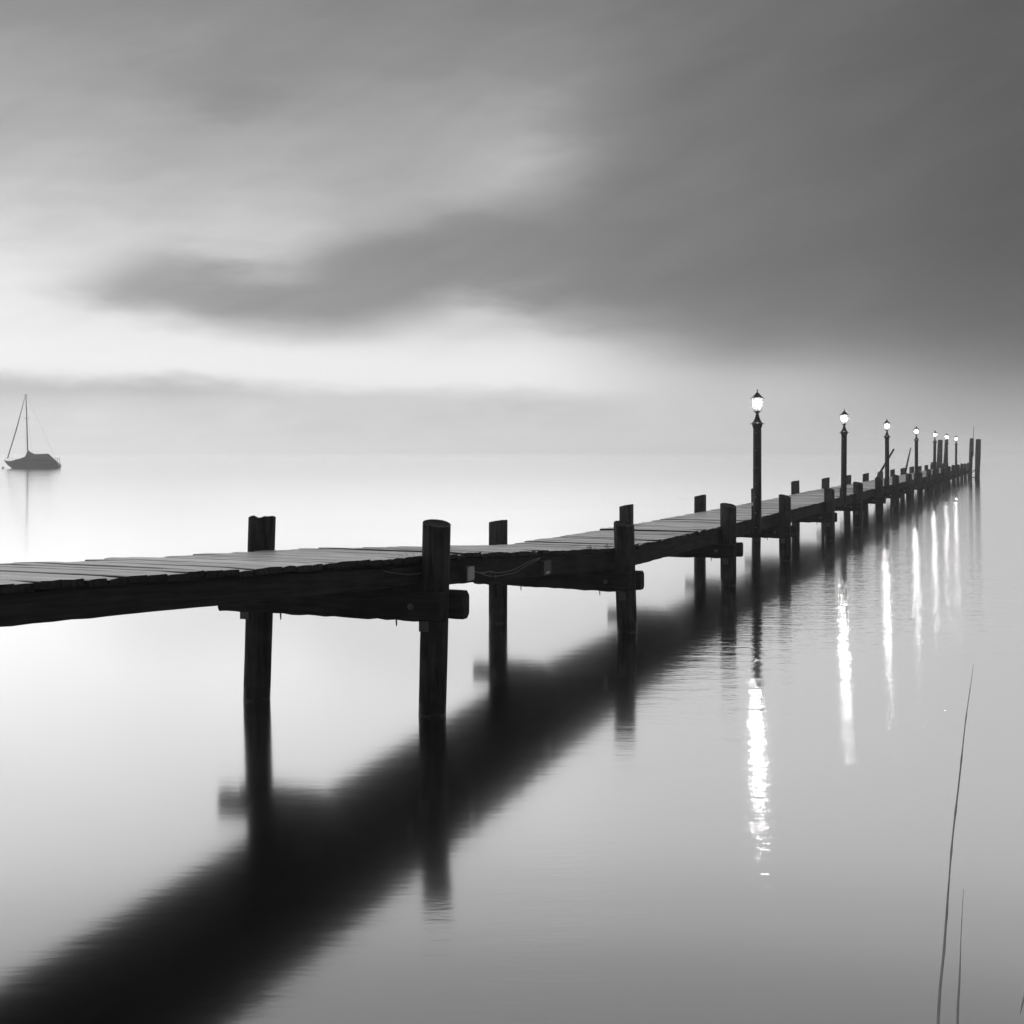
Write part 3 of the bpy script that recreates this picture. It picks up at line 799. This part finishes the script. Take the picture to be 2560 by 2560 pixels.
mb = MB(); mb.tube([(bx_(100), 0, bz_(1530)), (bx_(125), 0, bz_(1480)), (bx_(320), 0, bz_(880)), (bx_(400), 0, bz_(600)), (bx_(497), 0, bz_(240))], [0.03, 0.085, 0.085, 0.065, 0.03], 8)
obj('furled_jib', mb.mesh('furled_jib', M_COVER), boat)
mb = MB(); mb.tube([(bx_(530), 0, bz_(230)), (bx_(1195), 0, bz_(1600))], 0.009, 5)
for sy in (-1, 1): mb.tube([(bx_(525), 0, bz_(400)), (bx_(590), sy * 1.2, bz_(1545))], 0.008, 5)
obj('rigging', mb.mesh('rigging', M_SPAR), boat)
mb = MB()
for sy in (-0.7, 0.7): mb.tube([(bx_(1140), sy, bz_(1590)), (bx_(1145), sy, bz_(1497)), (bx_(1185), sy * 0.9, bz_(1490)), (bx_(1197), sy * 0.9, bz_(1600))], 0.03, 6)
mb.tube([(bx_(1185), -0.63, bz_(1490)), (bx_(1185), 0.63, bz_(1490))], 0.03, 6)
obj('stern_rail', mb.mesh('stern_rail', M_SPAR), boat)
mb = MB()
for sy in (-0.3, 0.3): mb.tube([(bx_(60), sy * 0.2, bz_(1535)), (bx_(68), sy * 0.4, bz_(1490)), (bx_(190), sy * 1.6, bz_(1490)), (bx_(192), sy * 1.7, bz_(1550))], 0.018, 6)
obj('bow_rail', mb.mesh('bow_rail', M_SPAR), boat)
by = thing('mooring_buoy', 'small pale round buoy floating at the bow of the sailboat', 'buoy', ((14 - 1280) / F * BY, BY - 1, 0))
mb = MB(); mb.lathe([(0.02, -0.16), (0.15, -0.12), (0.22, 0.0), (0.2, 0.1), (0.12, 0.19), (0.04, 0.22)], 16); obj('float', mb.mesh('float', M_BUOY), by)
mb = MB(); mb.tube([(0.06 * math.cos(a), 0, 0.26 + 0.06 * math.sin(a)) for a in [2 * math.pi * i / 12 for i in range(13)]], 0.014, 6); obj('ring', mb.mesh('ring', M_STEEL), by)

# ------------------------------------------------------------------ reeds in the shallows
def reed(pts, Yw, r0, label, nodes, seed, sheath=None, mat=None):
    rnd = random.Random(seed)
    P = [Vector(((px - 1280) / F * Yw, 0, CAM_H + (HY - py) / F * Yw)) for px, py in pts]
    base = Vector((P[0].x, Yw, 0))
    t = thing('reed', label, 'reed', base, 0, 'reed stems in the shallows')
    P = [p - Vector((base.x, 0, 0)) for p in P]
    out, rad = [], []
    N = 60
    zs = [p.z for p in P]
    for i in range(N + 1):
        s = i / N * (len(P) - 1); k = min(int(s), len(P) - 2); f = s - k
        a, b, c, d = P[max(k - 1, 0)], P[k], P[k + 1], P[min(k + 2, len(P) - 1)]
        out.append(0.5 * ((2 * b) + (c - a) * f + (2 * a - 5 * b + 4 * c - d) * f * f + (3 * b - a - 3 * c + d) * f ** 3))
        r = r0 * (1 - 0.25 * (i / N) - 0.72 * max(0, (i / N - 0.6) / 0.4))
        if i in nodes: r *= 1.45
        rad.append(max(r, 0.0006))
    mb = MB(); mb.tube(out, rad, 8)
    obj('stem', mb.mesh('stem', mat or M_REED), t)
    if sheath:
        i0, i1, off = sheath; mb = MB()
        mb.tube([out[i] + Vector((off * (0.4 + 0.6 * (i1 - i) / (i1 - i0)), -0.004, 0)) for i in range(i0, i1)], [0.0042 * (1 - ((i - i0) / (i1 - i0)) ** 3) + 0.0004 for i in range(i0, i1)], 6)
        obj('leaf', mb.mesh('leaf', M_REEDPALE), t)
    return t
reed([(2337, 3385), (2341, 3000), (2347, 2560), (2362, 2360), (2378, 2130), (2398, 1950), (2413, 1810), (2427, 1710), (2433.5, 1662)], 3.5, 0.0029, 'tall thin reed stem rising in front of the water near the right edge', (22, 25, 30, 34, 40, 46, 51), 1, (4, 29, -0.007))
reed([(2384, 3400), (2390, 2900), (2393, 2560), (2398, 2450), (2402, 2350), (2407, 2250), (2409.5, 2222)], 3.46, 0.0019, 'short pale reed stem just right of the tall reed', (24, 30, 38, 44, 50), 2, (6, 40, -0.002), M_REEDPALE)
t3 = thing('reed', 'drooping pale reed leaf touching the lower right edge of view', 'reed', ((2625 - 1280) / F * 3.5, 3.5, 0), 0, 'reed stems in the shallows')
mb = MB(); mb.tube([(0, 0, -0.1), (0.0, 0, 0.5), (0.004, 0, 1.1)], [0.005, 0.0045, 0.001], 7); obj('stem', mb.mesh('stem', M_REED), t3)
def lp(px, py): return Vector(((px - 2625) / F * 3.5, -0.01, CAM_H + (HY - py) / F * 3.5))
mb = MB(); mb.tube([lp(2625, 2500), lp(2600, 2435), lp(2575, 2430), lp(2561, 2465), lp(2552, 2505), lp(2547, 2532)], [0.002, 0.004, 0.005, 0.0045, 0.003, 0.0006], 6)
obj('leaf', mb.mesh('leaf', M_REEDPALE), t3)
